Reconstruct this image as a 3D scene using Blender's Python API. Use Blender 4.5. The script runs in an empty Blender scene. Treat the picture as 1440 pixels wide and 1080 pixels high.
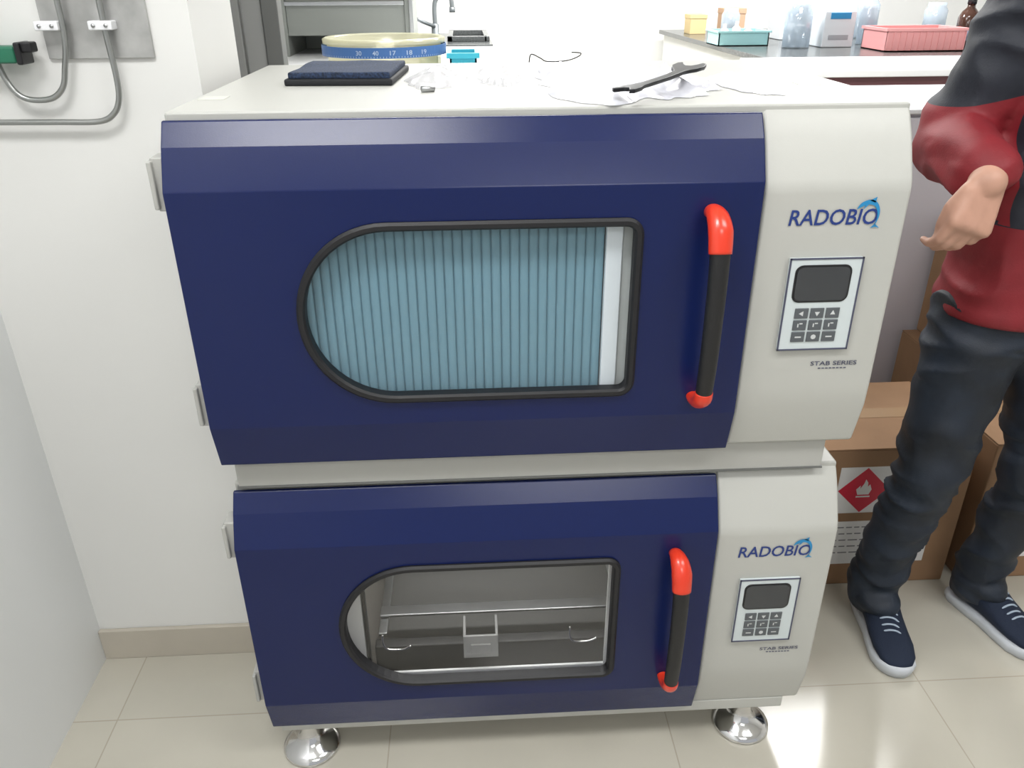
import bpy, bmesh, math, random
import numpy as np
from mathutils import Vector, Matrix, noise, Euler
random.seed(4)
S=bpy.context.scene
COL=S.collection
S.view_settings.view_transform='Standard'
try: S.view_settings.look='None'
except Exception: pass

# ------------------------------------------------------------------ materials
def mat(name,col,rough=.5,metal=0,coat=0,spec=.5,emit=None,es=0,bump=0,bscale=60,var=0,vscale=4,aniso=None,bdist=.001):
    m=bpy.data.materials.new(name);m.use_nodes=True
    nt=m.node_tree;b=nt.nodes['Principled BSDF']
    b.inputs['Base Color'].default_value=(*col,1);b.inputs['Roughness'].default_value=rough
    b.inputs['Metallic'].default_value=metal;b.inputs['Coat Weight'].default_value=coat
    b.inputs['Coat Roughness'].default_value=.15
    b.inputs['Specular IOR Level'].default_value=spec
    if emit: b.inputs['Emission Color'].default_value=(*emit,1);b.inputs['Emission Strength'].default_value=es
    tc=nt.nodes.new('ShaderNodeTexCoord')
    src=tc.outputs['Object']
    if aniso:
        mp=nt.nodes.new('ShaderNodeMapping');mp.inputs['Scale'].default_value=aniso
        nt.links.new(src,mp.inputs[0]);src=mp.outputs[0]
    if bump:
        n=nt.nodes.new('ShaderNodeTexNoise');n.inputs['Scale'].default_value=bscale;n.inputs['Detail'].default_value=3
        nt.links.new(src,n.inputs['Vector'])
        bp=nt.nodes.new('ShaderNodeBump');bp.inputs['Strength'].default_value=bump;bp.inputs['Distance'].default_value=bdist
        nt.links.new(n.outputs['Fac'],bp.inputs['Height']);nt.links.new(bp.outputs[0],b.inputs['Normal'])
    if var:
        n=nt.nodes.new('ShaderNodeTexNoise');n.inputs['Scale'].default_value=vscale;n.inputs['Detail'].default_value=5
        nt.links.new(src,n.inputs['Vector'])
        r=nt.nodes.new('ShaderNodeValToRGB')
        r.color_ramp.elements[0].position=.3;r.color_ramp.elements[1].position=.7
        r.color_ramp.elements[0].color=(*[c*(1-var) for c in col],1)
        r.color_ramp.elements[1].color=(*[min(1,c*(1+var)) for c in col],1)
        nt.links.new(n.outputs['Fac'],r.inputs[0]);nt.links.new(r.outputs[0],b.inputs['Base Color'])
    return m
def clear(name,tint,gl=.1,rough=.03,trans=1.0,col=(.9,.9,.9)):
    m=bpy.data.materials.new(name);m.use_nodes=True;nt=m.node_tree;nt.nodes.clear()
    o=nt.nodes.new('ShaderNodeOutputMaterial');t=nt.nodes.new('ShaderNodeBsdfTransparent');t.inputs[0].default_value=(*tint,1)
    g=nt.nodes.new('ShaderNodeBsdfGlossy');g.inputs['Roughness'].default_value=rough
    mx=nt.nodes.new('ShaderNodeMixShader');mx.inputs[0].default_value=gl
    last=t
    if trans<1:
        d=nt.nodes.new('ShaderNodeBsdfDiffuse');d.inputs[0].default_value=(*col,1)
        m2=nt.nodes.new('ShaderNodeMixShader');m2.inputs[0].default_value=1-trans
        nt.links.new(t.outputs[0],m2.inputs[1]);nt.links.new(d.outputs[0],m2.inputs[2]);last=m2
    nt.links.new(last.outputs[0],mx.inputs[1]);nt.links.new(g.outputs[0],mx.inputs[2])
    nt.links.new(mx.outputs[0],o.inputs[0]);return m
WALL=mat('wall_paint',(.76,.76,.74),.6,var=.02,vscale=2)
WALLL=mat('wall_paint_cool',(.80,.815,.82),.5)
CEIL=mat('ceiling_paint',(.85,.85,.84),.8)
NAVY=mat('navy_powder_coat',(.0052,.0125,.076),.27,spec=.36,bump=.25,bscale=500,bdist=.0003)
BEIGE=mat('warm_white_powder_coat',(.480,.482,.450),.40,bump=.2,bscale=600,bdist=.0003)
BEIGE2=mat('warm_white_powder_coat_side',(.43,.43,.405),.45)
RUB=mat('black_rubber',(.008,.008,.010),.5)
GRIP=mat('black_grip_plastic',(.010,.010,.011),.45,bump=.3,bscale=500)
RED=mat('orange_red_plastic',(.74,.042,.014),.28,coat=.3)
CHROME=mat('chrome',(.75,.75,.76),.12,1)
STEEL=mat('brushed_steel',(.52,.53,.54),.32,1,var=.08,vscale=30,aniso=(1,1,12))
STEELP=mat('stainless_plate',(.46,.46,.45),.4,.6,var=.16,vscale=25)
LINING=mat('chamber_lining',(.27,.255,.235),.25,.3)
LININGW=mat('chamber_white_trim',(.84,.85,.87),.35)
BLIND=mat('blue_pleated_fabric',(.185,.325,.395),.75)
GLASS=clear('clear_door_glass',(.94,.96,.97),.03,.02)
SMOKE=clear('smoked_door_glass',(.92,.92,.91),.05,.02)
PANEL=mat('keypad_membrane',(.60,.66,.67),.3)
SCREEN=mat('display_screen',(.035,.039,.045),.12,coat=.6)
KEY=mat('key_grey',(.095,.105,.115),.4)
KEYW=mat('key_symbol_white',(.6,.62,.62),.5)
INK=mat('navy_ink',(.015,.04,.20),.4)
CYAN=mat('light_blue_ink',(.02,.24,.50),.4)
GREYINK=mat('grey_ink',(.07,.075,.12),.5)
BLACK=mat('black_plastic',(.010,.010,.012),.4)

# ------------------------------------------------------------------ mesh helpers
def link(ob,parent=None):
    COL.objects.link(ob)
    if parent: ob.parent=parent; ob.matrix_parent_inverse=Matrix.Translation(-parent.location)
    return ob
def mesh_obj(name,verts,faces,m,parent=None,smooth=False,label=None):
    me=bpy.data.meshes.new(name);me.from_pydata([tuple(v) for v in verts],[],faces);me.update()
    bm=bmesh.new();bm.from_mesh(me);bmesh.ops.recalc_face_normals(bm,faces=bm.faces);bm.to_mesh(me);bm.free()
    me.materials.append(m)
    if smooth:
        for p in me.polygons:p.use_smooth=True
    o=bpy.data.objects.new(name,me);link(o,parent)
    if label:o['label']=label
    return o
def apply_mods(o):
    bpy.context.view_layer.update()
    dg=bpy.context.evaluated_depsgraph_get()
    me=bpy.data.meshes.new_from_object(o.evaluated_get(dg))
    o.modifiers.clear();o.data=me;return o
def bevel(o,w=.004,seg=2,ang=30,smooth=True):
    b=o.modifiers.new('b','BEVEL');b.width=w;b.segments=seg;b.limit_method='ANGLE';b.angle_limit=math.radians(ang)
    apply_mods(o)
    for p in o.data.polygons:p.use_smooth=smooth
    if smooth:
        wn=o.modifiers.new('w','WEIGHTED_NORMAL');wn.keep_sharp=True
    return o
def box(name,x0,x1,y0,y1,z0,z1,m,parent=None,bev=0,label=None):
    v=[(x,y,z) for x in(x0,x1) for y in(y0,y1) for z in(z0,z1)]
    f=[(0,1,3,2),(4,6,7,5),(0,4,5,1),(2,3,7,6),(0,2,6,4),(1,5,7,3)]
    o=mesh_obj(name,v,f,m,parent,label=label)
    if bev:bevel(o,bev)
    return o
def multi(name,boxes,m,parent=None,bev=0,label=None):
    V=[];F=[]
    for (x0,x1,y0,y1,z0,z1) in boxes:
        k=len(V);V+=[(x,y,z) for x in(x0,x1) for y in(y0,y1) for z in(z0,z1)]
        F+=[tuple(a+k for a in f) for f in[(0,1,3,2),(4,6,7,5),(0,4,5,1),(2,3,7,6),(0,2,6,4),(1,5,7,3)]]
    o=mesh_obj(name,V,F,m,parent,label=label)
    if bev:bevel(o,bev)
    return o
def prism_x(name,prof,x0,x1,m,parent=None,bev=0,label=None):
    n=len(prof);V=[(x0,y,z) for y,z in prof]+[(x1,y,z) for y,z in prof]
    F=[tuple(range(n)),tuple(range(2*n-1,n-1,-1))]+[(i,(i+1)%n,n+(i+1)%n,n+i) for i in range(n)]
    o=mesh_obj(name,V,F,m,parent,label=label)
    if bev:bevel(o,bev,2,12)
    return o
def poly_face(name,pts,fn,th,m,parent=None,label=None):
    bm=bmesh.new()
    vs=[bm.verts.new(fn(u,v,0)) for u,v in pts];f=bm.faces.new(vs)
    r=bmesh.ops.extrude_face_region(bm,geom=[f])
    ev=[g for g in r['geom'] if isinstance(g,bmesh.types.BMVert)]
    d=Vector(fn(0,0,th))-Vector(fn(0,0,0))
    for v in ev:v.co+=d
    bmesh.ops.triangulate(bm,faces=[q for q in bm.faces if len(q.verts)>4])
    bmesh.ops.recalc_face_normals(bm,faces=bm.faces)
    me=bpy.data.meshes.new(name);bm.to_mesh(me);bm.free();me.materials.append(m)
    o=bpy.data.objects.new(name,me);link(o,parent)
    if label:o['label']=label
    return o
def lathe(name,prof,cx,cy,z0,m,parent=None,n=40,label=None):
    V=[];F=[]
    for r,z in prof:
        for k in range(n):
            a=2*math.pi*k/n;V.append((cx+max(r,1e-4)*math.cos(a),cy+max(r,1e-4)*math.sin(a),z0+z))
    for i in range(len(prof)-1):
        for k in range(n):
            F.append((i*n+k,i*n+(k+1)%n,(i+1)*n+(k+1)%n,(i+1)*n+k))
    F.append(tuple(range(n-1,-1,-1)));F.append(tuple((len(prof)-1)*n+k for k in range(n)))
    return mesh_obj(name,V,F,m,parent,smooth=True,label=label)
def spline(pts,n=8):
    P=[Vector(p) for p in pts];out=[]
    for i in range(len(P)-1):
        p0=P[max(i-1,0)];p1=P[i];p2=P[i+1];p3=P[min(i+2,len(P)-1)]
        for k in range(n):
            t=k/n
            out.append(.5*((2*p1)+(-p0+p2)*t+(2*p0-5*p1+4*p2-p3)*t*t+(-p0+3*p1-3*p2+p3)*t**3))
    out.append(P[-1]);return out
def tube(name,path,rad,m,parent=None,n=12,flat=1.0,label=None,ref=(1,0,0)):
    P=[Vector(p) for p in path];R=rad if isinstance(rad,(list,tuple)) else [rad]*len(P)
    if len(R)!=len(P):
        R=list(np.interp(np.linspace(0,1,len(P)),np.linspace(0,1,len(R)),R))
    V=[];F=[];u=Vector(ref)
    for i,p in enumerate(P):
        t=(P[min(i+1,len(P)-1)]-P[max(i-1,0)]).normalized()
        u=(u-t*u.dot(t));u=u.normalized() if u.length>1e-4 else t.orthogonal().normalized()
        w=t.cross(u)
        for k in range(n):
            a=2*math.pi*k/n;V.append(p+u*math.cos(a)*R[i]+w*math.sin(a)*R[i]*flat)
    for i in range(len(P)-1):
        for k in range(n):F.append((i*n+k,i*n+(k+1)%n,(i+1)*n+(k+1)%n,(i+1)*n+k))
    F.append(tuple(range(n-1,-1,-1)));F.append(tuple((len(P)-1)*n+k for k in range(n)))
    return mesh_obj(name,V,F,m,parent,smooth=True,label=label)
def text(name,body,x0,x1,z0,z1,y,m,parent=None,bold=0,th=.0006,fn=None,label=None,shear=0):
    c=bpy.data.curves.new(name,'FONT');c.body=body;c.size=1;c.offset=bold;c.shear=shear;c.resolution_u=3
    t=bpy.data.objects.new(name,c);COL.objects.link(t);bpy.context.view_layer.update()
    me=bpy.data.meshes.new_from_object(t.evaluated_get(bpy.context.evaluated_depsgraph_get()))
    bpy.data.objects.remove(t)
    X=[v.co.x for v in me.vertices];Y=[v.co.y for v in me.vertices]
    ax,bx,ay,by=min(X),max(X),min(Y),max(Y)
    for v in me.vertices:
        a=x0+(v.co.x-ax)/(bx-ax)*(x1-x0);b=z0+(v.co.y-ay)/(by-ay)*(z1-z0)
        v.co=Vector(fn(a,b)) if fn else Vector((a,y,b))
    me.materials.clear();me.materials.append(m)
    o=bpy.data.objects.new(name,me);link(o,parent)
    if label:o['label']=label
    return o
def root(name,loc,label,cat,group=None):
    e=bpy.data.objects.new(name,None);e.location=loc;e.empty_display_size=.05;COL.objects.link(e)
    e['label']=label;e['category']=cat
    if group:e['group']=group
    bpy.context.view_layer.update();return e
def tag(o,label,cat,group=None):
    o['label']=label;o['category']=cat
    if group:o['group']=group
    return o
def struct(o):o['kind']='structure';return o

# ------------------------------------------------------------------ camera
f,yaw,pitch,roll=1134.2459,.0528,.4674,.0065
C=Vector((.42192,-1.13728,1.44856))
fwd=Vector((math.sin(yaw)*math.cos(pitch),math.cos(yaw)*math.cos(pitch),-math.sin(pitch)))
r=fwd.cross(Vector((0,0,1))).normalized();d=fwd.cross(r)
r2=r*math.cos(roll)+d*math.sin(roll);d2=-r*math.sin(roll)+d*math.cos(roll)
cam=bpy.data.cameras.new('camera');cam.sensor_width=36;cam.lens=f/1440*36;cam.clip_start=.02
co=bpy.data.objects.new('camera',cam);COL.objects.link(co)
co.matrix_world=Matrix(((r2.x,-d2.x,-fwd.x,C.x),(r2.y,-d2.y,-fwd.y,C.y),(r2.z,-d2.z,-fwd.z,C.z),(0,0,0,1)))
S.camera=co

# ------------------------------------------------------------------ room
def floor_mat():
    m=bpy.data.materials.new('glossy_floor_tile');m.use_nodes=True;nt=m.node_tree;b=nt.nodes['Principled BSDF']
    tc=nt.nodes.new('ShaderNodeTexCoord');mp=nt.nodes.new('ShaderNodeMapping')
    mp.inputs['Location'].default_value=(-.22+6,-.155+6,0)
    nt.links.new(tc.outputs['Object'],mp.inputs[0])
    br=nt.nodes.new('ShaderNodeTexBrick');br.offset=0;br.squash=1
    br.inputs['Scale'].default_value=1;br.inputs['Brick Width'].default_value=.6;br.inputs['Row Height'].default_value=.6
    br.inputs['Mortar Size'].default_value=.0016;br.inputs['Mortar Smooth'].default_value=.1
    br.inputs['Color1'].default_value=(.54,.515,.44,1);br.inputs['Color2'].default_value=(.56,.535,.46,1);br.inputs['Mortar'].default_value=(.44,.40,.33,1)
    nt.links.new(mp.outputs[0],br.inputs['Vector'])
    n=nt.nodes.new('ShaderNodeTexNoise');n.inputs['Scale'].default_value=5;n.inputs['Detail'].default_value=6
    nt.links.new(tc.outputs['Object'],n.inputs['Vector'])
    mx=nt.nodes.new('ShaderNodeMix');mx.data_type='RGBA';mx.blend_type='MULTIPLY';mx.inputs[0].default_value=.16
    nt.links.new(br.outputs['Color'],mx.inputs[6]);nt.links.new(n.outputs['Fac'],mx.inputs[7]);nt.links.new(mx.outputs[2],b.inputs['Base Color'])
    b.inputs['Roughness'].default_value=.13;b.inputs['Specular IOR Level'].default_value=.6;return m
struct(box('floor',-3,6,-4,7.2,-.05,0,floor_mat()))
struct(box('ceiling',-3,6,-4,7.2,2.85,2.9,CEIL))
struct(box('wall_left',-.60,-.475,-4,.35,0,2.85,WALLL))
struct(box('wall_back',-.60,-.028,.35,.62,0,2.85,WALL))
struct(box('wall_far',-3,6,7.1,7.2,0,2.85,WALL))
struct(box('wall_right',5.6,5.7,-4,7.1,0,2.85,WALL))
struct(box('wall_side',-3,-2.9,.62,7.1,0,2.85,WALL))
BASE=mat('baseboard_tile',(.50,.46,.39),.2,var=.06,vscale=5)
struct(box('baseboard_back',-.475,-.028,.338,.3495,0,.085,BASE,bev=.002))
FR=mat('grey_door_frame',(.34,.345,.34),.45,.1);FR2=mat('grey_door_frame_dark',(.15,.155,.15),.45,.1)
struct(multi('door_1',[(-.60,-.104,.985,1.02,0,2.3),(-.099,-.052,.985,1.02,0,2.3)],FR,bev=.003))
struct(box('trim_1',-.050,-.012,.975,1.03,0,2.3,FR2,bev=.003))

# ------------------------------------------------------------------ incubators
XR=1.072;XD=.8477
def Dshape(ins,n1=28,n2=8):
    xl,xr,zt,zb=.161+ins,.676-ins,.409-ins,.119+ins
    h=(zt-zb)/2;cz=(zt+zb)/2;rc=max(.026-ins,.006)
    rx=.141-ins*.9
    pts=[]
    for k in range(n1+1):
        a=math.pi/2+math.pi*k/n1
        pts.append((xl+rx+rx*math.cos(a),cz+h*math.sin(a)))
    for k in range(n2+1):
        a=-math.pi/2+math.pi/2*k/n2;pts.append((xr-rc+rc*math.cos(a),zb+rc+rc*math.sin(a)))
    for k in range(n2+1):
        a=math.pi/2*k/n2;pts.append((xr-rc+rc*math.cos(a),zt-rc+rc*math.sin(a)))
    return pts
def ring(name,layers,m,parent):
    n=len(layers[0][0]);V=[];F=[]
    for pts,y,off in layers:V+=[(x,y,z+off) for x,z in pts]
    L=len(layers)
    for i in range(L):
        j=(i+1)%L
        for k in range(n):F.append((i*n+k,i*n+(k+1)%n,j*n+(k+1)%n,j*n+k))
    return mesh_obj(name,V,F,m,parent,smooth=False)
def incubator(off,upper):
    lab=("white and navy shaking incubator with blue pleated blind, stacked on top" if upper else
         "white and navy shaking incubator on chrome feet, empty tray inside")
    R=root('shaking_incubator',(XR/2,.39,off-.063 if upper else 0),lab,'shaking incubator','stacked shaking incubators')
    z=off
    body=box('body',0,XR,.062,.74,z+.002,z+.554,BEIGE,R)
    cut=box('cut',.10,XD-.07,-.02,.60,z+.03,z+.49,LINING)
    b=body.modifiers.new('b','BOOLEAN');b.object=cut;b.operation='DIFFERENCE';b.solver='EXACT'
    apply_mods(body);bpy.data.objects.remove(cut);bevel(body,.005,2,40)
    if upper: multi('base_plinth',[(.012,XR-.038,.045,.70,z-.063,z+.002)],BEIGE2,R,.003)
    else: multi('base_plinth',[(.012,XR-.030,.030,.70,z-.026,z+.002)],BEIGE,R,.003)
    if upper: box('plinth_seam',.011,XR-.037,.0435,.05,z-.063,z-.059,FR2,R)
    colp=[(.13,z),(.031,z),(.012,z+.08),(.010,z+.12),(.010,z+.44),(.014,z+.4556),(.040,z+.512),(.056,z+.538),(.068,z+.5535),(.13,z+.5535)]
    column=prism_x('control_column',colp,XD+.003,XR,BEIGE,R,.006)
    ch=multi('chamber_lining',[(.102,.777,.585,.598,z+.032,z+.488),(.102,.112,.064,.59,z+.032,z+.488),(.767,.777,.064,.59,z+.032,z+.488),
        (.102,.777,.064,.59,z+.478,z+.488),(.102,.777,.064,.59,z+.032,z+.042)],LINING,R)
    dp=[(.056,z),(.0191,z),(0,z+.08),(0,z+.4556),(.027,z+.512),(.049,z+.5442),(.056,z+.5442)]
    door=prism_x('door',dp,0,XD,NAVY,R,0,label='navy bevelled door')
    hp=Dshape(.006);n=len(hp)
    cut=mesh_obj('cut',[(x,-.05,zz+z) for x,zz in hp]+[(x,.10,zz+z) for x,zz in hp],
        [tuple(range(n)),tuple(range(2*n-1,n-1,-1))]+[(i,(i+1)%n,n+(i+1)%n,n+i) for i in range(n)],NAVY)
    cut2=box('cut2',.108,.77,.014,.10,z+.045,z+.44,NAVY)
    for c in(cut2,cut):
        b=door.modifiers.new('b','BOOLEAN');b.object=c;b.operation='DIFFERENCE';b.solver='EXACT'
    apply_mods(door);bpy.data.objects.remove(cut);bpy.data.objects.remove(cut2);bevel(door,.003,2,10,smooth=False)
    o0,o1=Dshape(0),Dshape(.004);i0,i1=Dshape(.010),Dshape(.013)
    ring('window_gasket',[(o0,-.0005,z),(o0,-.004,z),(o1,-.008,z),(i0,-.008,z),(i1,-.004,z),(i1,.013,z),(Dshape(.0065),.013,z),(Dshape(.0065),-.0005,z)],RUB,door)
    gp=Dshape(.0125)
    mesh_obj('window_glass',[(x,.004,zz+z) for x,zz in gp]+[(x,.007,zz+z) for x,zz in gp],
        [tuple(range(n)),tuple(range(2*n-1,n-1,-1))]+[(i,(i+1)%n,n+(i+1)%n,n+i) for i in range(n)],GLASS if upper else SMOKE,door)
    for za,zb in((.425,.50),(.075,.15)):
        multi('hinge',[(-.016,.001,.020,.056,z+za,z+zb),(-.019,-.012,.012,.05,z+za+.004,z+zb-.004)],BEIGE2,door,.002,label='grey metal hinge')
    hx=.777
    path=spline([(hx,-.048,z+.372),(hx,-.052,z+.33),(hx,-.053,z+.26),(hx,-.051,z+.19),(hx,-.046,z+.140)],6)
    grip=tube('handle',path,[.0148,.0143,.0138,.0136,.0130],GRIP,R,20,.9,label='black grip handle')
    tube('handle_end_cap',spline([(hx-.006,.001,z+.412),(hx-.005,-.010,z+.418),(hx-.002,-.026,z+.413),(hx,-.040,z+.396),(hx,-.049,z+.366)],6),[.009,.0125,.0165,.0185,.0172],RED,grip,20,.85,label='glossy orange-red end cap')
    tube('handle_end_cap',spline([(hx,-.047,z+.144),(hx,-.043,z+.130),(hx-.001,-.026,z+.117),(hx-.003,-.008,z+.113),(hx-.004,.001,z+.114)],6),[.0140,.0145,.013,.011,.010],RED,grip,20,.85,label='glossy orange-red end cap')
    yf=.0094
    box('keypad_panel',.903,1.016,.004,.0105,z+.188,z+.339,PANEL,column,.0015,label='pale membrane keypad panel')
    multi('keypad_border',[(.903,1.016,.003,.0045,z+.337,z+.3395),(.903,1.016,.003,.0045,z+.1875,z+.190),(.9025,.905,.003,.0045,z+.1875,z+.3395),(1.014,1.0165,.003,.0045,z+.1875,z+.3395)],GREYINK,column)
    def rr(x0,x1,z0,z1,q):
        o=[]
        for (cx,cz,a0) in((x1-q,z1-q,0),(x0+q,z1-q,90),(x0+q,z0+q,180),(x1-q,z0+q,270)):
            for k in range(6):
                a=math.radians(a0+k*18);o.append((cx+q*math.cos(a),cz+q*math.sin(a)))
        return o
    poly_face('screen_bezel',rr(.913,1.001,z+.2685,z+.3285,.012),lambda u,v,w:(u,.0042-w,v),.0012,BLACK,column)
    poly_face('display_screen',rr(.916,.998,z+.2715,z+.3255,.010),lambda u,v,w:(u,.0034-w,v),.0014,SCREEN,column,label='dark display screen')
    kw,kh,kx0,kz0,pz=.0215,.0170,.9220,z+.2590,.0198
    for i in range(3):
        for j in range(3):
            kx=kx0+i*.0246;kz=kz0-j*pz
            box('key',kx,kx+kw,.0022,.0042,kz-kh,kz,KEY,column,.0008)
    def tri(cx,cz,a,s=.0048):
        return [(cx+s*math.cos(math.radians(a+t)),cz+s*math.sin(math.radians(a+t))) for t in(0,120,240)]
    V=[];F=[]
    def addpoly(pts):
        k=len(V);V.extend([(x,.0019,zz) for x,zz in pts]);F.append(tuple(range(k,k+len(pts))))
    def kc(i,j):return kx0+i*.0246+kw/2,kz0-j*pz-kh/2
    addpoly(tri(*kc(0,0),180));addpoly(tri(*kc(1,0),270));addpoly(tri(*kc(2,0),90))
    for (i,j) in((0,1),(2,1),(1,1)):
        cx,cz=kc(i,j)
        addpoly([(cx-.004,cz+.003),(cx-.002,cz+.003),(cx-.002,cz-.003),(cx-.004,cz-.003)])
        addpoly([(cx-.001,cz+.004),(cx+.004,cz+.004),(cx+.004,cz+.002),(cx-.001,cz+.002)])
    for (i,j) in((0,2),(1,2),(2,2)):
        cx,cz=kc(i,j)
        addpoly([(cx+.0042*math.cos(a*math.pi/4),cz+.0042*math.sin(a*math.pi/4)) for a in range(8)] if i==1 else [(cx-.005,cz+.0012),(cx+.005,cz+.0012),(cx+.005,cz-.0012),(cx-.005,cz-.0012)])
    mesh_obj('key_symbols',V,F,KEYW,column)
    text('brand_lettering','RADOBIO',.893,1.027,z+.388,z+.412,yf-.0006,INK,column,bold=.012,shear=.12,label='navy blue brand lettering')
    cl=spline([(.00,.72,0),(.10,.84,0),(.30,.97,0),(.55,1.02,0),(.80,.92,0),(.96,.66,0),(.99,.36,0),(.90,.05,0)],4)
    wd=np.interp(np.linspace(0,1,len(cl)),[0,.08,.2,.45,.7,.9,1],[.010,.030,.085,.105,.065,.028,.020])
    V=[];F=[]
    def pt(u,v):return (.993+u*.034,yf-.0012,z+.386+v*.035)
    for i,p in enumerate(cl):
        t=(cl[min(i+1,len(cl)-1)]-cl[max(i-1,0)]).normalized();nn=Vector((-t.y,t.x,0))
        V+= [pt(*(p+nn*wd[i])[:2]),pt(*(p-nn*wd[i])[:2])]
    for i in range(len(cl)-1):F.append((2*i,2*i+1,2*i+3,2*i+2))
    for tr in([(.50,1.09),(.76,.99),(.80,1.24)],[(.34,.90),(.48,.92),(.28,.70)],[(.90,.10),(.72,-.10),(.95,-.04)],[(.90,.10),(.93,-.04),(1.14,-.10)]):
        k=len(V);V+=[pt(*q) for q in tr];F.append((k,k+1,k+2))
    mesh_obj('dolphin_emblem',V,F,CYAN,column,label='light blue leaping dolphin emblem')
    text('series_lettering','STAB SERIES',.964,1.040,z+.157,z+.1645,yf-.0006,GREYINK,column,bold=.015,label='small grey lettering')
    multi('small_print',[(.978+i*.006,.982+i*.006,yf-.0004,yf+.003,z+.151,z+.1525) for i in range(8)],GREYINK,column)
    if upper:
        x0,x1=.112,.624;NP=36;sub=8;V=[];F=[]
        tot=NP*sub
        for i in range(tot+1):
            t=i/sub;ph=t-math.floor(t);dd=abs(math.sin(math.pi*ph))**.34
            x=x0+(x1-x0)*i/tot
            for zz in (z+.047,z+.438):
                V.append((x,.030-.0045*dd,zz))
        for i in range(tot):F.append((2*i,2*i+2,2*i+3,2*i+1))
        mesh_obj('pleated_blind',V,F,BLIND,R,label='blue pleated blind')
        box('blind_edge_bar',.625,.650,.018,.032,z+.047,z+.438,LININGW,R,.002,label='white metal edge bar')
        box('blind_guide_rail',.651,.690,.026,.034,z+.047,z+.438,mat('guide_rail_grey',(.62,.62,.60),.4),R,.002,label='grey guide rail')
    else:
        box('light_trim',.120,.196,.052,.060,z+.046,z+.436,LININGW,R,.002,label='white metal trim')
        box('dark_trim',.197,.204,.050,.064,z+.060,z+.436,BLACK,R,.002,label='thin black edge strip')
        box('light_trim',.205,.70,.058,.064,z+.048,z+.092,LININGW,R,.002,label='white metal sill')
        box('light_trim',.666,.676,.055,.061,z+.06,z+.436,LININGW,R,.002,label='thin white metal trim')
        multi('shaker_tray',[(.206,.75,.10,.56,z+.060,z+.072),(.206,.75,.090,.115,z+.060,z+.130),(.206,.75,.555,.565,z+.06,z+.13)],BLACK,R,.003,label='black shaker tray')
        box('tray_mat',.21,.73,.14,.54,z+.072,z+.078,mat('tray_mat_grey',(.10,.10,.098),.35),R,.002,label='dark grey tray mat')
        for nm,bx in (('tray_rail',(.21,.73,.17,.20,z+.134,z+.140)),('tray_rail',(.21,.73,.36,.39,z+.138,z+.146)),('tray_rail',(.21,.228,.126,.55,z+.124,z+.132)),('tray_rail',(.712,.73,.126,.55,z+.124,z+.132)),('back_rail',(.13,.75,.55,.58,z+.16,z+.19)),('back_rail',(.13,.75,.56,.58,z+.23,z+.28)),('back_rail',(.13,.75,.57,.58,z+.31,z+.34)),('back_rail',(.13,.75,.575,.58,z+.37,z+.41))):
            box(nm,*bx,STEEL,R,.002,label='steel rail')
        multi('tray_clip_box',[(.385,.455,.080,.085,z+.100,z+.158),(.385,.39,.080,.14,z+.132,z+.158),(.45,.455,.080,.14,z+.132,z+.158),(.40,.44,.076,.080,z+.115,z+.138)],clear('acrylic',(.9,.9,.9),.15,.05,.55,(.70,.70,.70)),R,.001,label='clear acrylic clip')
        for cx in(.245,.62):
            tube('wire_clip',spline([(cx-.02,.082,z+.170),(cx-.02,.082,z+.148),(cx-.012,.082,z+.132),(cx+.018,.082,z+.130),(cx+.035,.082,z+.138)],5),.0022,CHROME,R,8)
        l=bpy.data.lights.new('chamber_fill_light','AREA');l.shape='RECTANGLE';l.size=.5;l.size_y=.05;l.energy=1.9  # added fill that brightens the lower chamber; not a fitting of the incubator
        lo=bpy.data.objects.new('chamber_fill_light',l);lo.location=(.45,.25,z+.474);COL.objects.link(lo);lo.parent=R;lo.matrix_parent_inverse=Matrix.Translation(-R.location)
        for fx in(.058,.976):
            for fy in(.066,.66):
                lathe('levelling_foot',[(.055,0),(.059,.004),(.058,.009),(.047,.016),(.032,.024),(.022,.034),(.018,.048),(.016,.062),(.016,.087)],fx,fy,0,CHROME,R,48,label='chrome levelling foot')
    return R
incubator(.112,False)
incubator(.729,True)

# ------------------------------------------------------------------ wall pipework
def wp(x,z,y=.33):return (.422+.967*(x-.422),y,1.449-.967*(1.449-z))
P=root('gas_pipe_panel',(-.2,.34,1.31),'steel wall plate with bent metal gas pipes and green valve','gas pipes')
x0,_,z0=wp(-.29,1.327);x1,_,_=wp(-.112,1.3)
box('mounting_plate',x0,x1,.3435,.35,z0,1.75,STEELP,P,.001,label='stained steel mounting plate')
PIPE=mat('pipe_metal',(.36,.37,.36),.32,.85)
def cpath(pts):return spline(pts,7)
tube('pipe',cpath([wp(-.249,1.80),wp(-.249,1.5),wp(-.249,1.369),wp(-.262,1.31),wp(-.272,1.283),wp(-.292,1.266),wp(-.32,1.262),wp(-.345,1.268),wp(-.362,1.290),wp(-.372,1.33),wp(-.380,1.40),wp(-.385,1.6),wp(-.385,1.8)]),.0048,PIPE,P,10)
tube('pipe',cpath([wp(-.180,1.80),wp(-.180,1.5),wp(-.180,1.369),wp(-.178,1.300),wp(-.182,1.262),wp(-.196,1.238),wp(-.225,1.225),wp(-.30,1.225),wp(-.40,1.226),wp(-.497,1.227)]),.0050,PIPE,P,10)
GREEN=mat('green_valve_plastic',(.02,.16,.09),.4)
vx,_,vz=wp(-.355,1.338)
multi('valve',[(vx-.045,vx+.028,.305,.342,vz-.014,vz+.012)],GREEN,P,.004,label='green valve body')
multi('valve_knob',[(vx+.030,vx+.040,.30,.342,vz-.016,vz+.018),(vx+.036,vx+.056,.306,.33,vz+.002,vz+.018)],BLACK,P,.003,label='black valve knob')
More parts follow.
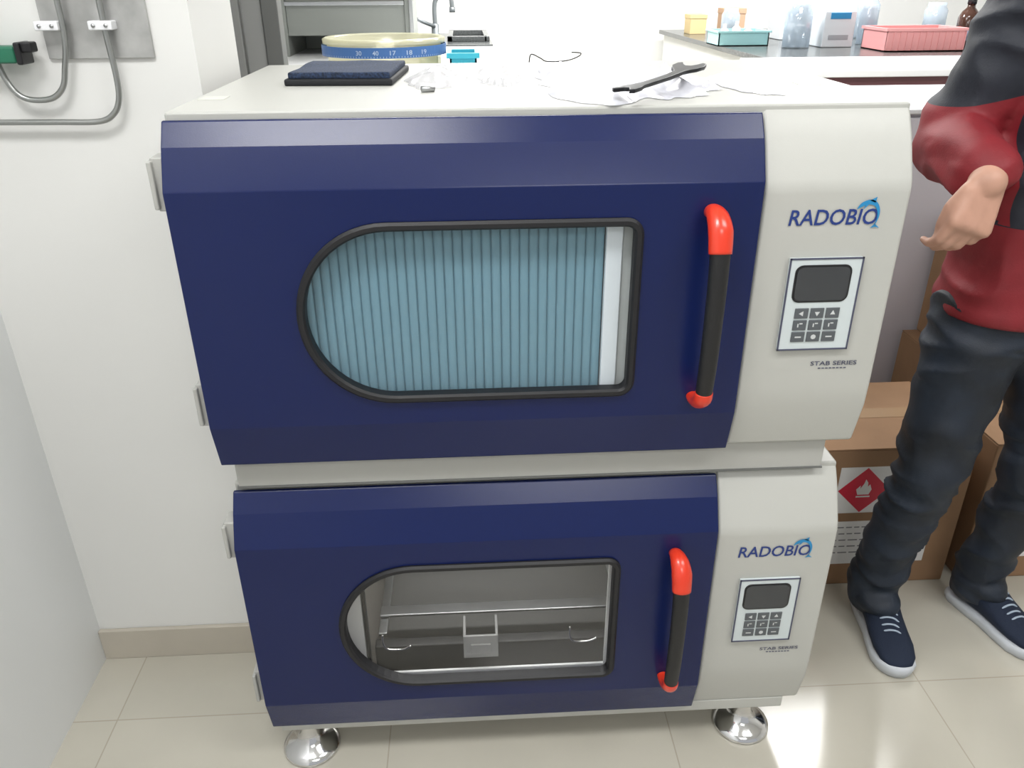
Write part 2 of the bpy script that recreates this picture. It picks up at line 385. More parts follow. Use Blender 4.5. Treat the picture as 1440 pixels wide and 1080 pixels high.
for cx in(-.272,-.184):
    a,_,b=wp(cx,1.380)
    cl=multi('pipe_clamp',[(a-.019,a+.019,.320,.344,b-.007,b+.007)],LININGW,P,.002,label='white pipe clamp')
    for s in(-.010,.010):
        tube('clamp_screw',[(a+s,.321,b),(a+s,.318,b)],.003,STEEL,cl,10)

# ------------------------------------------------------------------ things on the top
TOP=1.283
FAB=mat('dark_blue_cloth',(.016,.030,.068),.85,bump=.8,bscale=350,var=.7,vscale=260)
B=root('folded_pad',(.2,.5,TOP),'dark blue fabric pad folded flat on the incubator top','fabric pad')
def slab(name,c,z0,z1,m,parent,wob=.0):
    V=[];F=[];N=14
    for j in range(N+1):
        for i in range(N+1):
            u,v=i/N,j/N
            p=[(1-u)*(1-v)*c[0][k]+u*(1-v)*c[1][k]+u*v*c[2][k]+(1-u)*v*c[3][k] for k in(0,1)]
            V.append((p[0],p[1],z1+wob*noise.noise(Vector((p[0]*12,p[1]*12,3)))))
    n=len(V)
    V+=[(v[0],v[1],z0) for v in V]
    q=lambda i,j:j*(N+1)+i
    for j in range(N):
        for i in range(N):
            F.append((q(i,j),q(i+1,j),q(i+1,j+1),q(i,j+1)));F.append((n+q(i,j),n+q(i,j+1),n+q(i+1,j+1),n+q(i+1,j)))
    for i in range(N):
        F.append((q(i,0),n+q(i,0),n+q(i+1,0),q(i+1,0)));F.append((q(i,N),q(i+1,N),n+q(i+1,N),n+q(i,N)))
        F.append((q(0,i),q(0,i+1),n+q(0,i+1),n+q(0,i)));F.append((q(N,i),n+q(N,i),n+q(N,i+1),q(N,i+1)))
    o=mesh_obj(name,V,F,m,parent);bevel(o,.003,2,50);return o
slab('pad_lower_layer',[(.112,.350),(.298,.336),(.312,.585),(.118,.585)],TOP,TOP+.011,mat('pad_edge_black',(.008,.009,.012),.7),B,.001)
slab('pad_upper_layer',[(.118,.358),(.294,.344),(.306,.580),(.124,.578)],TOP+.010,TOP+.021,FAB,B,.003)
def bag(name,cx,cy,rx,ry,h,m,seed,label,cat,ridge=9):
    V=[(cx,cy,TOP+h*.4)];F=[];NR=50;NA=150
    for j in range(1,NR+1):
        for k in range(NA):
            a=2*math.pi*k/NA;rr=j/NR
            edge=1+.30*noise.noise(Vector((math.cos(a)*1.3,math.sin(a)*1.3,seed)))+.14*noise.noise(Vector((math.cos(a)*5,math.sin(a)*5,seed+5)))
            x=cx+rx*rr*edge*math.cos(a);y=cy+ry*rr*edge*math.sin(a)
            wx=x+.03*noise.noise(Vector((x*12,y*12,seed+2)));wy=y+.03*noise.noise(Vector((x*12,y*12,seed+4)))
            nn=1-abs(noise.noise(Vector((wx*ridge,wy*ridge*.5,seed))))*2.8
            n2=1-abs(noise.noise(Vector((wx*ridge*1.9,wy*ridge*1.0,seed+9))))*2.6
            zz=h*(.62*max(nn,-.1)+.28*max(n2,-.2)+.12)*(1-rr**5)+.0012
            V.append((x,y,TOP+max(zz,.0008)))
    for k in range(NA):F.append((0,1+k,1+(k+1)%NA))
    for j in range(NR-1):
        for k in range(NA):
            F.append((1+j*NA+k,1+(j+1)*NA+k,1+(j+1)*NA+(k+1)%NA,1+j*NA+(k+1)%NA))
    o=mesh_obj(name,V,F,m,smooth=True);tag(o,label,cat);return o
FILM=clear('clear_plastic_film',(.93,.93,.95),.20,.12,.62,(.90,.90,.93))
FILMW=clear('milky_plastic_film',(.96,.96,1.0),.18,.18,.22,(.84,.85,.93))
bag('plastic_bag',.375,.42,.055,.14,.020,FILM,2.2,'small clear crumpled plastic bag on the incubator top','plastic bag',16)
bag('plastic_bag',.488,.45,.046,.14,.020,FILM,5.2,'small clear crumpled plastic bag beside a larger milky one','plastic bag',16)
bag('plastic_bag',.685,.36,.150,.29,.034,FILMW,7.7,'large milky crumpled plastic bag under the spanner','plastic bag',10)
bag('plastic_bag',.900,.31,.055,.16,.012,FILMW,3.4,'small flat milky plastic bag beside the larger one','plastic bag',12)
bt=tube('small_bolt',[(.352,.242,TOP+.005),(.372,.25,TOP+.005)],.005,STEEL,None,12);tag(bt,'small steel bolt beside a clear plastic bag','bolt')
def wr(u,v,w):
    a=Vector((.642,.055));b=Vector((.790,.255));t=(b-a).normalized();nrm=Vector((-t.y,t.x));L=(b-a).length
    bend=.014*math.sin(u*3.0)
    p=a+t*u*L+nrm*(v-bend)
    return (p.x,p.y,TOP+.018+.014*u+w)
half=[(0.05,.004),(.0,.012),(.02,.018),(.10,.016),(.16,.010),(.25,.0080),(.5,.0080),(.70,.009),(.76,.014),(.82,.022),(.92,.028),(1.02,.025),(1.05,.017),(.97,.011),(.92,.004)]
pts=half+[(u,-v) for u,v in reversed(half)]
w=poly_face('spanner',pts,wr,.006,mat('black_oxide_steel',(.014,.015,.018),.4,.3));bevel(w,.0015,2,40);tag(w,'black open-end spanner lying on the milky plastic bag','spanner')
wire=tube('bent_wire',spline([(.56,.70,TOP+.003),(.565,.71,TOP+.018),(.585,.715,TOP+.010),(.60,.715,TOP+.003),(.64,.715,TOP+.004),(.665,.71,TOP+.012),(.670,.70,TOP+.020),(.650,.70,TOP+.022)],6),.0013,BLACK,None,8);tag(wire,'thin bent black wire near the rear edge of the incubator','wire')
LBL=mat('pale_sticker',(.58,.59,.54),.5)
s1=box('sticker',.012,.052,.185,.225,TOP,TOP+.0006,LBL);tag(s1,'small pale rectangular sticker on the incubator top','sticker')
s2=box('sticker',.985,1.02,.27,.31,TOP,TOP+.0006,LBL);tag(s2,'small pale rectangular sticker on the incubator top','sticker')

# ------------------------------------------------------------------ cartons
CARD=mat('brown_cardboard',(.30,.175,.095),.8,var=.08,vscale=10)
PAPER=mat('white_paper_label',(.78,.77,.76),.6);REDL=mat('red_print',(.60,.02,.05),.5)
TAPE=mat('packing_tape',(.38,.25,.145),.25);GP=mat('grey_print',(.22,.22,.23),.6)
def carton(x0,x1,y0,y1,z0,z1,label,dia=None,lab=None):
    R=root('cardboard_box',((x0+x1)/2,(y0+y1)/2,z0),label,'cardboard box','brown cartons beside the incubators')
    box('carton_body',x0,x1,y0,y1,z0,z1-.004,CARD,R,.004)
    ym=(y0+y1)/2
    multi('top_flap',[(x0+.001,x1-.001,y0,ym-.002,z1-.004,z1),],CARD,R,.0015);multi('top_flap',[(x0+.001,x1-.001,ym+.002,y1,z1-.004,z1)],CARD,R,.0015)
    box('packing_tape',x0+.0005,x1-.0005,ym-.025,ym+.025,z1,z1+.0008,TAPE,R)
    if lab:
        a,b,c,e=lab;pl=box('paper_label',a,b,y0-.0012,y0,c,e,PAPER,R,label='white printed paper label')
        L=[]
        for i in range(5):
            zz=e-.018-i*.020
            if zz>c+.01:
                x=a+.012
                while x<b-.05-.03*(i%2):
                    ww=.012+.02*random.random();L.append((x,x+ww,y0-.0018,y0-.001,zz-.0016,zz+.0016));x+=ww+.006
        multi('printed_lines',L,GP,pl)
    if dia:
        cx,cz,s=dia
        pl=box('hazard_label',cx-s,cx+s,y0-.0012,y0,cz-s,cz+s,PAPER,R,label='white label with red flammable diamond')
        poly_face('red_diamond',[(cx-s*.97,cz),(cx,cz+s*.97),(cx+s*.97,cz),(cx,cz-s*.97)],lambda u,v,w:(u,y0-.0014-w,v),.0004,REDL,pl)
        fl=[(-.22,-.18),(-.30,.05),(-.16,.22),(-.15,.08),(-.04,.30),(.0,.48),(.10,.34),(.12,.16),(.19,.26),(.28,.04),(.2,-.18)]
        poly_face('flame_symbol',[(cx+u*s,cz+v*s) for u,v in fl],lambda u,v,w:(u,y0-.0020-w,v),.0004,PAPER,pl)
        multi('flame_base_line',[(cx-.26*s,cx+.26*s,y0-.0024,y0-.0018,cz-.30*s,cz-.24*s)],PAPER,pl)
    return R
carton(1.14,1.655,.49,.84,0,.42,'brown cardboard box with red flammable diamond, beside the incubators',(1.385,.300,.068),(1.28,1.585,.07,.205))
carton(1.70,2.15,.49,.84,0,.42,'brown cardboard box with red flammable diamond, behind the person',(1.795,.300,.068),(1.74,2.05,.07,.205))
carton(1.80,2.3,.90,1.18,0,.43,'plain brown cardboard box under another one');carton(1.845,2.3,.90,1.18,.4315,.80,'plain brown cardboard box stacked on another one')
WCAB=mat('white_cabinet_paint',(.58,.555,.60),.4)
R=root('storage_cabinet',(1.9,1.5,0),'low white storage cabinet behind the cardboard boxes','cabinet')
box('body',1.02,2.7,1.22,1.75,0,1.09,WCAB,R,.004);box('cabinet_top',1.01,2.71,1.20,1.76,1.09,1.105,mat('white_cabinet_top',(.70,.70,.72),.4),R,.004)
for a,b in((1.03,2.0),(2.01,2.69)):
    dd=box('cabinet_door',a,b,1.205,1.22,.04,1.08,WCAB,R,.003)
    box('door_pull',b-.05,b-.04,1.190,1.205,.85,.97,STEEL,dd,.002)

# ------------------------------------------------------------------ far laboratory
WTOP=mat('white_worktop',(.82,.83,.83),.3);BTOP=mat('black_worktop',(.07,.075,.075),.22,var=.3,vscale=90)
MAROON=mat('dark_maroon_edge',(.12,.05,.055),.25)
R=root('lab_bench',(2.9,3.7,0),'white lab bench with a dark maroon apron','lab bench')
box('worktop',2.10,5.0,3.28,4.06,.965,1.0,WTOP,R,.004);box('apron',2.12,4.98,3.30,3.36,.80,.965,MAROON,R,.003,label='glossy maroon apron');box('bench_base',2.16,4.96,3.38,4.04,0,.965,WALL,R)
R=root('lab_bench',(3.6,5.5,0),'lab bench with speckled black worktop and white base','lab bench')
box('worktop',2.25,5.0,4.07,7.0,.965,1.0,BTOP,R,.004);box('bench_base',2.30,4.95,4.10,7.0,0,.965,WALL,R)
R=root('lab_bench',(-.3,4.3,0),'long white lab bench carrying the hood, tub and sink','lab bench')
box('worktop',-1.4,.64,2.0,7.0,.965,1.0,WTOP,R,.004);box('bench_base',-1.38,.60,2.03,7.0,0,.965,WALL,R)
R=root('lab_sink',(.35,5.9,1.0),'black sink with raised rim and flat surround on the bench','sink')
box('sink_surround',.06,.635,5.2,6.6,1.0,1.012,BTOP,R,.002,label='black sink surround')
multi('sink_rim',[(.30,.60,5.5,5.54,1.012,1.05),(.30,.60,6.3,6.34,1.012,1.05),(.30,.34,5.5,6.34,1.012,1.05),(.58,.62,5.5,6.34,1.012,1.05)],BTOP,R,.004)
R=root('sink_tap',(.18,5.9,1.013),'grey gooseneck lab tap with lever at the sink','tap')
TAPM=mat('tap_grey',(.22,.24,.25),.3,.5)
tube('tap_neck',spline([(.20,5.9,1.013),(.20,5.9,1.12),(.20,5.9,1.24),(.22,5.9,1.30),(.28,5.9,1.33),(.33,5.9,1.30),(.34,5.9,1.24)],6),.018,TAPM,R,12)
lathe('tap_base',[(.05,0),(.05,.02),(.030,.04),(.030,.10),(.02,.11)],.20,5.9,1.013,TAPM,R,24)
tube('tap_lever',[(.20,5.88,1.10),(.10,5.84,1.14),(.06,5.82,1.16)],.014,TAPM,R,8);tube('tap_nozzle',[(.34,5.9,1.24),(.34,5.9,1.20)],.024,TAPM,R,12)
HOOD=mat('hood_grey_green',(.27,.285,.265),.4,.2)
R=root('fume_hood',(-.27,4.8,1.0),'grey metal fume hood standing on the white bench','fume hood')
multi('hood_shell',[(-.75,-.69,4.5,5.15,1.0,2.3),(.055,.10,4.5,5.15,1.0,2.3),(-.69,.055,5.1,5.15,1.0,2.3),(-.75,.10,4.5,5.15,2.25,2.3)],HOOD,R,.004)
multi('sash_panel',[(-.69,.055,4.52,4.54,1.12,1.30),(-.69,.055,4.53,4.55,1.315,2.2)],HOOD,R,.004);box('sash_handle',-.69,.055,4.49,4.52,1.295,1.318,STEEL,R,.003)
box('side_rail',.085,.11,4.47,4.5,1.0,2.3,STEEL,R,.003);box('side_rail',-.75,-.72,4.47,4.5,1.0,2.3,STEEL,R,.003)
TUBM=clear('amber_glass',(.95,.93,.80),.12,.05,.5,(.72,.71,.54));BLUEB=mat('blue_band',(.05,.14,.36),.5)
R=root('glass_tub',(.085,2.6,1.0),'round yellowish glass tub with a blue numbered band','glass tub')
lathe('tub_wall',[(.22,0),(.235,.02),(.24,.20),(.256,.205),(.258,.222),(.245,.228),(.228,.222),(.226,.03),(.21,.02)],.085,2.6,1.0,TUBM,R,64)
V=[];F=[];N=72
for k in range(N):
    a=2*math.pi*k/N
    for rr,zz in((.259,.160),(.262,.160),(.262,.200),(.259,.200)):V.append((.085+rr*math.cos(a),2.6+rr*math.sin(a),1.0+zz))
for k in range(N):
    for q in range(4):F.append((k*4+q,k*4+(q+1)%4,((k+1)%N)*4+(q+1)%4,((k+1)%N)*4+q))
band=mesh_obj('numbered_band',V,F,BLUEB,R,label='blue band with small pale numbers')
NUM=mat('pale_number_print',(.40,.50,.65),.5)
for i,t in enumerate(['30','40','17','18','19']):
    a=math.radians(-90+(-18+i*15.0));cx=.085;cy=2.6
    def fn(u,v,a=a):
        an=a+u/.2635;return (cx+.2635*math.cos(an),cy+.2635*math.sin(an),v)
    text('band_number',t,-.012,.012,1.172,1.189,0,NUM,band,bold=.01,fn=fn)
V=[];F=[]
for k in range(60):
    a=math.radians(-170+k*2.7);k0=len(V)
    for aa,zz in((a-.004,1.162),(a+.004,1.162),(a+.004,1.168),(a-.004,1.168)):V.append((.085+.2632*math.cos(aa),2.6+.2632*math.sin(aa),zz))
    F.append((k0,k0+1,k0+2,k0+3))
mesh_obj('band_ticks',V,F,NUM,band)
def crate(name,x0,x1,y0,y1,z0,h,m,label,cat,slots=True):
    R=root(name,((x0+x1)/2,(y0+y1)/2,z0),label,cat);t=.008;B=[(x0,x1,y0,y1,z0,z0+t)]
    B+=[(x0,x1,y0,y0+t,z0,z0+h),(x0,x1,y1-t,y1,z0,z0+h),(x0,x0+t,y0,y1,z0,z0+h),(x1-t,x1,y0,y1,z0,z0+h)]
    if slots:
        n=12
        for i in range(n+1):
            x=x0+(x1-x0-t)*i/n;B+=[(x,x+t,y0-.006,y0,z0+.01,z0+h*.85)]
    B+=[(x0-.012,x1+.012,y0-.012,y0,z0+h*.88,z0+h),(x0-.012,x1+.012,y1,y1+.012,z0+h*.88,z0+h),(x0-.012,x0,y0,y1,z0+h*.88,z0+h),(x1,x1+.012,y0,y1,z0+h*.88,z0+h)]
    multi('basket_shell',B,m,R,0);return R
crate('plastic_basket',3.14,3.66,4.35,4.70,1.0,.14,mat('pink_plastic',(.76,.34,.34),.4),'pink ribbed plastic basket on the black worktop','basket')
crate('plastic_tray',2.22,2.58,4.95,5.25,1.0,.10,mat('cyan_plastic',(.36,.64,.66),.4),'light cyan plastic tray holding small supplies','tray',False)
crate('plastic_box',.362,.475,2.45,2.65,1.0,.17,mat('cyan_plastic_bright',(.05,.45,.58),.4),'bright cyan plastic box beside the glass tub','box',False)
for i,(x,y,c,h) in enumerate([(2.30,5.1,(.8,.75,.6),.13),(2.38,5.08,(.75,.8,.8),.15),(2.48,5.12,(.75,.68,.5),.12)]):
    R=lathe('supply_bottle',[(.025,0),(.028,.01),(.028,h*.7),(.012,h*.8),(.012,h)],x,y,1.0085,mat('supply_%d'%i,c,.4),None,20);tag(R,'small supply bottle standing in the cyan tray','bottle','supply bottles in the tray')
BR=mat('amber_bottle_glass',(.05,.018,.01),.1,coat=.4)
R=root('reagent_bottle',(3.80,4.6,1.0),'dark amber reagent bottle with black cap','bottle')
lathe('bottle_body',[(.060,0),(.066,.01),(.066,.19),(.05,.225),(.026,.25),(.024,.27)],3.80,4.6,1.0,BR,R,28);lathe('bottle_cap',[(.028,0),(.028,.03),(.024,.036)],3.80,4.6,1.27,BLACK,R,20);lathe('paper_label',[(.0665,0),(.0665,.07)],3.80,4.6,1.05,mat('blue_grey_label',(.2,.25,.35),.5),R,28)
def instr(x0,x1,y0,y1,h,label):
    R=root('bench_instrument',((x0+x1)/2,(y0+y1)/2,1.0),label,'lab instrument','white instruments on the worktop')
    prism_x('housing',[(y1,1.0),(y0,1.0),(y0,1.0+h*.45),(y0+.10,1.0+h*.85),(y0+.14,1.0+h),(y1,1.0+h)],x0,x1,mat('instrument_white',(.66,.70,.74),.35),R,.008)
    box('display',x0+.04,x1-.04,y0-.006,y0,1.0+h*.36,1.0+h*.44,CYAN,R,.002,label='blue display strip')
    box('control_strip',x0+.04,x1-.04,y0-.005,y0,1.0+h*.10,1.0+h*.16,mat('instrument_grey',(.35,.37,.4),.4),R,.002,label='grey control strip')
    return R
instr(2.88,3.10,4.75,5.1,.50,'white bench instrument with sloped front and blue display')
instr(3.10,3.42,5.9,6.3,.52,'tall white bench instrument with blue display, beside glassware')
instr(2.86,3.06,5.5,5.8,.46,'narrow white bench instrument with blue display behind another')
JG=clear('jar_glass',(.90,.93,.95),.15,.03,.60,(.62,.70,.78))
for x,y,rr,h in((2.70,4.75,.09,.28),(3.55,5.6,.10,.30),(3.30,5.0,.06,.26),(2.52,5.7,.07,.22),(3.95,5.3,.08,.26)):
    g=lathe('glass_jar',[(rr,0),(rr,h*.8),(rr*.8,h*.9),(rr*.8,h),(rr*.76,h),(rr*.76,h*.9),(rr*.95,h*.8),(rr*.95,.01)],x,y,1.0,JG,None,32);tag(g,'clear cylindrical glass jar on the black worktop','glass jar','glass jars on the worktop')
for x0,x1,y0,h,c,l in((2.62,2.80,6.2,.20,(.50,.33,.22),'small brown carton on the black worktop'),(2.36,2.50,6.3,.15,(.62,.48,.25),'small yellow tissue carton on the black worktop')):
    R=root('small_carton',((x0+x1)/2,y0+.1,1.0),l,'carton');m=mat('carton_'+l[6:9],c,.7);box('carton_body',x0,x1,y0,y0+.2,1.0,1.0+h,m,R,.004);box('carton_lid',x0-.004,x1+.004,y0-.004,y0+.204,1.0+h*.8,1.0+h+.003,m,R,.003)

# ------------------------------------------------------------------ person
def organic(name,prims,m,parent,voxel=.007,sm=6,wr=None,label=None):
    bm=bmesh.new()
    for p in prims:
        if p[0]=='seg':
            _,a,b,ra,rb=p;a=Vector(a);b=Vector(b);dd=b-a;L=dd.length
            q=dd.to_track_quat('Z','Y').to_matrix().to_4x4()
            bmesh.ops.create_cone(bm,cap_ends=True,segments=24,radius1=ra,radius2=rb,depth=L,matrix=Matrix.Translation((a+b)/2)@q)
            for c,rr in((a,ra),(b,rb)):bmesh.ops.create_icosphere(bm,subdivisions=3,radius=rr,matrix=Matrix.Translation(c))
        elif p[0]=='ell':
            _,c,s=p[:3];rot=Euler(p[3]).to_matrix().to_4x4() if len(p)>3 else Matrix.Identity(4)
            bmesh.ops.create_icosphere(bm,subdivisions=4,radius=1,matrix=Matrix.Translation(c)@rot@Matrix.Diagonal((*s,1)))
        elif p[0]=='loft':
            rings=p[1];n=32;vs=[]
            for (cx,cy,z,rx,ry) in rings:
                row=[]
                for k in range(n):
                    a=2*math.pi*k/n;ca,sa=math.cos(a),math.sin(a)
                    row.append(bm.verts.new((cx+rx*math.copysign(abs(ca)**.85,ca),cy+ry*math.copysign(abs(sa)**.85,sa),z)))
                vs.append(row)
            for i in range(len(vs)-1):
                for k in range(n):bm.faces.new((vs[i][k],vs[i][(k+1)%n],vs[i+1][(k+1)%n],vs[i+1][k]))
            bm.faces.new(list(reversed(vs[0])));bm.faces.new(vs[-1])
    bmesh.ops.recalc_face_normals(bm,faces=bm.faces)
    me=bpy.data.meshes.new(name);bm.to_mesh(me);bm.free();me.materials.append(m)
    o=bpy.data.objects.new(name,me);link(o,parent)
    rm=o.modifiers.new('r','REMESH');rm.mode='VOXEL';rm.voxel_size=voxel;rm.use_smooth_shade=True
    if sm:
        s=o.modifiers.new('s','SMOOTH');s.factor=.5;s.iterations=sm
    apply_mods(o)
    if not o.data.materials:o.data.materials.append(m)
    if wr:
        nr=[v.normal.copy() for v in o.data.vertices]
        for v,nn in zip(o.data.vertices,nr):v.co+=nn*wr(v.co)
    for p in o.data.polygons:p.use_smooth=True
    if label:o['label']=label
    return o
SKIN=mat('skin',(.52,.29,.21),.5,var=.08,vscale=30);HAIR=mat('black_hair',(.012,.010,.010),.5)
JR=mat('red_jacket_fabric',(.21,.009,.016),.6,bump=.4,bscale=300,var=.15,vscale=12);JB=mat('black_jacket_fabric',(.011,.014,.024),.6,bump=.4,bscale=300)
JEAN=mat('dark_denim',(.0085,.0145,.026),.6,bump=.5,bscale=400,var=.65,vscale=8)
SH=(1.425,.34,1.44);EL=(1.345,.385,1.165);WR=Vector((1.285,.165,1.140))
SH2=(1.80,.34,1.44);EL2=(1.88,.37,1.16);WR2=Vector((1.87,.25,.92))
HIP1=(1.45,.33,.86);KN1=(1.400,.295,.46);AN1=(1.392,.370,.075)
HIP2=(1.62,.33,.86);KN2=(1.665,.31,.46);AN2=(1.665,.390,.075)
PR=root('person',(1.53,.33,0),'person in red and black jacket and dark jeans, gesturing','person')
def hand(wr_,d,w,curl,ts_,spread=.5):
    d=Vector(d).normalized();w=Vector(w);w=(w-d*w.dot(d)).normalized();n=d.cross(w).normalized()
    if n.y<0:n=-n
    pr=[];W=Vector(wr_)
    for t in np.linspace(-.029,.029,5):
        pr.append(('seg',W+w*t*.6+d*.005,W+d*.076+w*t-n*.003*(1-abs(t)/.03),.0160,.0135))
    Ls=[(.038,.024,.019),(.043,.027,.020),(.039,.025,.019),(.030,.019,.017)]
    for i,t in enumerate((.0305,.0105,-.0095,-.0290)):
        ts=t*ts_
        p=W+d*(.076-(.007 if i==3 else 0))+w*ts
        a=(curl+i*.08)*.42
        for j,L in enumerate(Ls[i]):
            dd=(d*math.cos(a)+n*math.sin(a)+w*ts*(spread if j==0 else 0)).normalized();q=p+dd*L
            pr.append(('seg',p,q,.0092-.0007*j,.0087-.0009*j));p=q;a+=(curl+i*.08)*.62
    tb=W+d*.022+w*.026*ts_
    t1=tb+(d*.88+w*.25*ts_+n*.40).normalized()*.038;t2=t1+(d*.96-w*.10*ts_+n*.30).normalized()*.030;t3=t2+(d*.90-w*.35*ts_+n*.30).normalized()*.023
    pr+=[('seg',tb,t1,.0150,.0118),('seg',t1,t2,.0114,.0100),('seg',t2,t3,.0098,.0082)]
    return pr
body=[('loft',[(1.535,.33,.80,.145,.10),(1.535,.33,.90,.150,.105),(1.55,.33,1.05,.135,.095),(1.58,.335,1.20,.155,.11),(1.60,.34,1.34,.165,.11),(1.61,.345,1.44,.15,.09),(1.61,.35,1.49,.07,.06)]),
 ('seg',(1.61,.35,1.44),(1.612,.335,1.57),.060,.055),
 ('seg',SH,EL,.055,.042),('seg',EL,WR,.042,.030),('seg',SH2,EL2,.055,.042),('seg',EL2,WR2,.042,.028),('seg',(1.61,.345,1.44),SH,.07,.055),('seg',(1.61,.345,1.44),SH2,.07,.055),
 ('seg',HIP1,KN1,.080,.050),('seg',KN1,AN1,.046,.030),('seg',HIP2,KN2,.080,.050),('seg',KN2,AN2,.046,.030),
 ('seg',AN1,(1.386,.26,.042),.028,.018),('seg',AN2,(1.70,.28,.042),.028,.018),
 ('ell',(1.61,.325,1.665),(.073,.092,.105)),('ell',(1.61,.285,1.615),(.055,.06,.065)),('ell',(1.61,.262,1.578),(.026,.022,.020)),
 ('seg',(1.61,.240,1.672),(1.61,.222,1.640),.009,.014),('ell',(1.597,.232,1.636),(.008,.01,.007)),('ell',(1.623,.232,1.636),(.008,.01,.007)),
 ('ell',(1.61,.238,1.605),(.024,.012,.007)),('ell',(1.61,.238,1.596),(.021,.012,.007)),
 ('ell',(1.535,.335,1.655),(.010,.020,.032)),('ell',(1.685,.335,1.655),(.010,.020,.032)),
 ('ell',(1.583,.248,1.690),(.024,.012,.007)),('ell',(1.637,.248,1.690),(.024,.012,.007))]
body+=hand(WR,(-.30,-.20,-.93),(-.96,-.05,.28),1.15,1)
body+=hand(WR2,(-.05,-.15,-1),(.2,-1,.1),.45,1)
bo=organic('body',body,SKIN,PR,.0048,3)
hr=organic('hair',[('ell',(1.61,.345,1.695),(.083,.098,.093)),('ell',(1.61,.375,1.64),(.076,.072,.08)),('seg',(1.56,.262,1.745),(1.66,.262,1.745),.022,.022)],HAIR,PR,.007,3,wr=lambda p:.004*noise.noise(p*60))
for ex in(1.583,1.637):
    e=lathe('eye',[(.001,-.009),(.007,-.006),(.0095,0),(.007,.006),(.001,.009)],ex,.243,1.672,BLACK,PR,16)
def fold(p,fx,fz,seed):
    q=p+Vector((.03*noise.noise(p*6),0,.05*noise.noise(p*7+Vector((seed,0,0)))))
    return (1-abs(noise.noise(Vector((q.x*fx,q.y*fx,q.z*fz+seed))))*3.0)
def wj(p):
    return .006*noise.noise(Vector((p.x*9,p.y*9,p.z*20)))+.009*max(fold(p,6,13,3),-.3)-.003
jk=organic('jacket',[('loft',[(1.535,.33,.845,.166,.125),(1.535,.33,.865,.170,.128),(1.545,.33,.90,.170,.126),(1.56,.33,1.05,.178,.128),(1.585,.335,1.20,.190,.135),(1.60,.34,1.34,.20,.135),(1.61,.345,1.43,.19,.11),(1.61,.35,1.485,.10,.085),(1.61,.35,1.53,.078,.074)]),
  ('seg',SH,EL,.080,.072),('seg',EL,WR+Vector((.012,.040,.006)),.072,.054),('seg',SH2,EL2,.078,.064),('seg',EL2,WR2+Vector((0,.01,.03)),.062,.046),('seg',(1.61,.345,1.40),SH,.09,.080),('seg',(1.61,.345,1.40),SH2,.09,.078)],JR,PR,.0065,5,wr=wj,label='red jacket with black shoulders and side panels')
bm=bmesh.new();bm.from_mesh(jk.data)
for c,nn in(((1.3,0,1.235),(-.25,0,1)),((0,0,1.035),(0,0,1)),((1.405,0,0),(1,0,0)),((1.60,0,0),(1,0,0)),((1.615,0,0),(1,0,0))):
    bmesh.ops.bisect_plane(bm,geom=bm.verts[:]+bm.edges[:]+bm.faces[:],plane_co=c,plane_no=nn,clear_inner=False,clear_outer=False)
bm.to_mesh(jk.data);bm.free()
jk.data.materials.append(JB)
for p in jk.data.polygons:
    c=p.center;p.use_smooth=True
    if c.x<1.405 and (c.z>1.04 or c.y<.20): dark=c.z>1.235+(c.x-1.30)*.25
    else: dark=c.z>1.035
    if 1.60<c.x<1.615 and c.y<.3:dark=True
    p.material_index=1 if dark else 0
tube('zip_pull',[(1.425,.184,.975),(1.420,.180,.945)],.004,CHROME,PR,8)
def wt(p):
    k=1.0 if (p.z<.36 or .38<p.z<.58 or p.z>.70) else .55
    return k*(.006*noise.noise(Vector((p.x*7,p.y*7,p.z*20)))+.010*max(fold(p,6,17,8),-.25))-.003
organic('trousers',[('loft',[(1.535,.33,.80,.160,.118),(1.535,.33,.90,.152,.113),(1.535,.33,.93,.148,.108)]),
  ('seg',(1.458,.33,.83),KN1,.100,.067),('seg',KN1,(1.387,.362,.13),.066,.054),('seg',(1.612,.33,.83),KN2,.100,.067),('seg',KN2,(1.664,.380,.13),.066,.054),
  ('seg',(1.387,.362,.13),(1.386,.360,.088),.054,.056),('seg',(1.664,.380,.13),(1.668,.380,.088),.054,.056),
  ('ell',(1.384,.325,.098),(.046,.050,.030)),('ell',(1.676,.345,.098),(.046,.050,.030))],JEAN,PR,.0065,3,wr=wt,label='dark blue-black jeans creased at the knees')
SHOE=mat('navy_knit',(.006,.014,.036),.8,bump=.8,bscale=500);SOLE=mat('white_rubber_sole',(.55,.58,.62),.5);LACE=mat('pale_laces',(.40,.48,.58),.7)
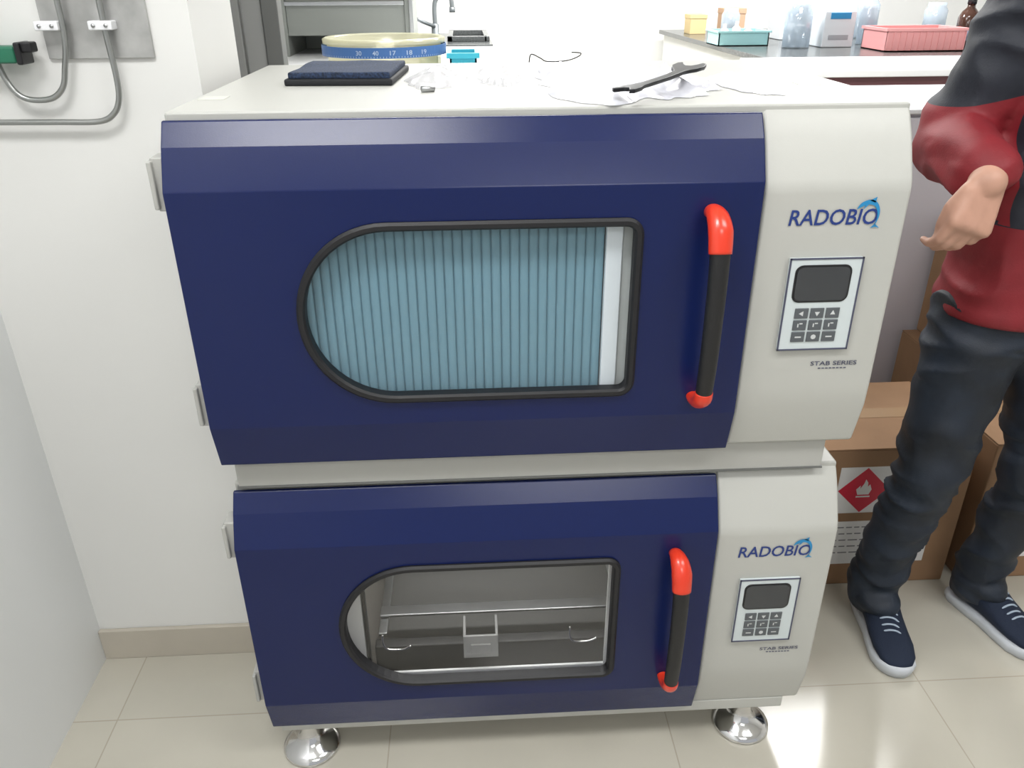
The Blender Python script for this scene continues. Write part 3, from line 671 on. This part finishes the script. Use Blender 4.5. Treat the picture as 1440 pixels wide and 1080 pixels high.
def shoe(heel,toe):
    h=Vector((*heel,0));t=Vector((*toe,0));fx=(t-h).normalized();L=(t-h).length;sx=Vector((-fx.y,fx.x,0))
    def P(u,v,z):return h+fx*(u*L)+sx*v+Vector((0,0,z))
    prof=[(0,.018),(.02,.028),(.08,.037),(.25,.039),(.45,.039),(.62,.045),(.78,.048),(.90,.040),(.97,.025),(1.0,.010)]
    ring2=[(u,w) for u,w in prof]+[(u,-w) for u,w in reversed(prof)]
    n=len(ring2);V=[];F=[]
    for z,g in((0,.96),(.008,1.03),(.018,1.05),(.026,.99)):
        V+=[P(.5+(u-.5)*(1+(g-1)*.5),w*g,z+(.010*max(0,u-.8)/.2 if z else .004*max(0,u-.85)/.15)) for u,w in ring2]
    for i in range(3):
        for k in range(n):F.append((i*n+k,i*n+(k+1)%n,(i+1)*n+(k+1)%n,(i+1)*n+k))
    F+= [tuple(range(n)),tuple(3*n+k for k in range(n))]
    mesh_obj('shoe_sole',V,F,SOLE,PR,smooth=True,label='white rubber shoe sole')
    secs=[(.01,.020,.095),(.04,.034,.118),(.14,.041,.128),(.28,.043,.126),(.40,.042,.114),(.50,.043,.094),(.62,.045,.076),(.76,.046,.064),(.88,.040,.055),(.96,.026,.044),(.995,.010,.032)]
    V=[];F=[];m_=24
    for u,w,hh in secs:
        for k in range(m_):
            a=2*math.pi*k/m_;c,s=math.cos(a),math.sin(a)
            V.append(P(u,w*math.copysign(abs(c)**.8,c)*(1 if s<.3 else 1-.25*(s-.3)),.020+(hh-.020)*(.5+.5*s)))
    for i in range(len(secs)-1):
        for k in range(m_):F.append((i*m_+k,i*m_+(k+1)%m_,(i+1)*m_+(k+1)%m_,(i+1)*m_+k))
    F+=[tuple(range(m_-1,-1,-1)),tuple((len(secs)-1)*m_+k for k in range(m_))]
    up=mesh_obj('shoe_upper',V,F,SHOE,PR,smooth=True,label='navy knit shoe upper')
    H=lambda u:float(np.interp(u,[s[0] for s in secs],[s[2] for s in secs]))
    for i in range(5):
        u=.46+i*.055;hh=H(u)
        tube('shoe_lace',spline([P(u-.005,-.022,hh-.007),P(u+.005,-.009,hh+.001),P(u+.012,.009,hh+.000),P(u+.02,.022,hh-.010)],4),.0024,LACE,up,8)
shoe((1.410,.425),(1.378,.160))
shoe((1.655,.440),(1.735,.190))

# ------------------------------------------------------------------ lights
LP=mat('lamp_panel',(.9,.9,.9),.5,emit=(1,1,1),es=3)
def lamp(x,y,w,h,pw):
    p=box('ceiling_light_panel',x-w/2,x+w/2,y-h/2,y+h/2,2.82,2.849,LP);tag(p,'flat white rectangular ceiling light panel','ceiling light','ceiling light panels')
    l=bpy.data.lights.new('area_lamp','AREA');l.shape='RECTANGLE';l.size=w;l.size_y=h;l.energy=pw;l.color=(1,.995,.985)
    o=bpy.data.objects.new('area_lamp',l);o.location=(x,y,2.81);COL.objects.link(o)
lamp(-.05,-.92,.80,.40,25);lamp(1.9,-1.0,1.2,.6,20);lamp(1.0,-2.8,1.2,.6,26)
lamp(.3,1.9,1.2,.5,28);lamp(2.2,2.2,1.2,.6,36);lamp(.8,5,1.2,.6,130);lamp(3.4,5,1.2,.6,100)
w=bpy.data.worlds.new('world');S.world=w;w.use_nodes=True;w.node_tree.nodes['Background'].inputs[0].default_value=(.95,.97,1,1);w.node_tree.nodes['Background'].inputs[1].default_value=.5
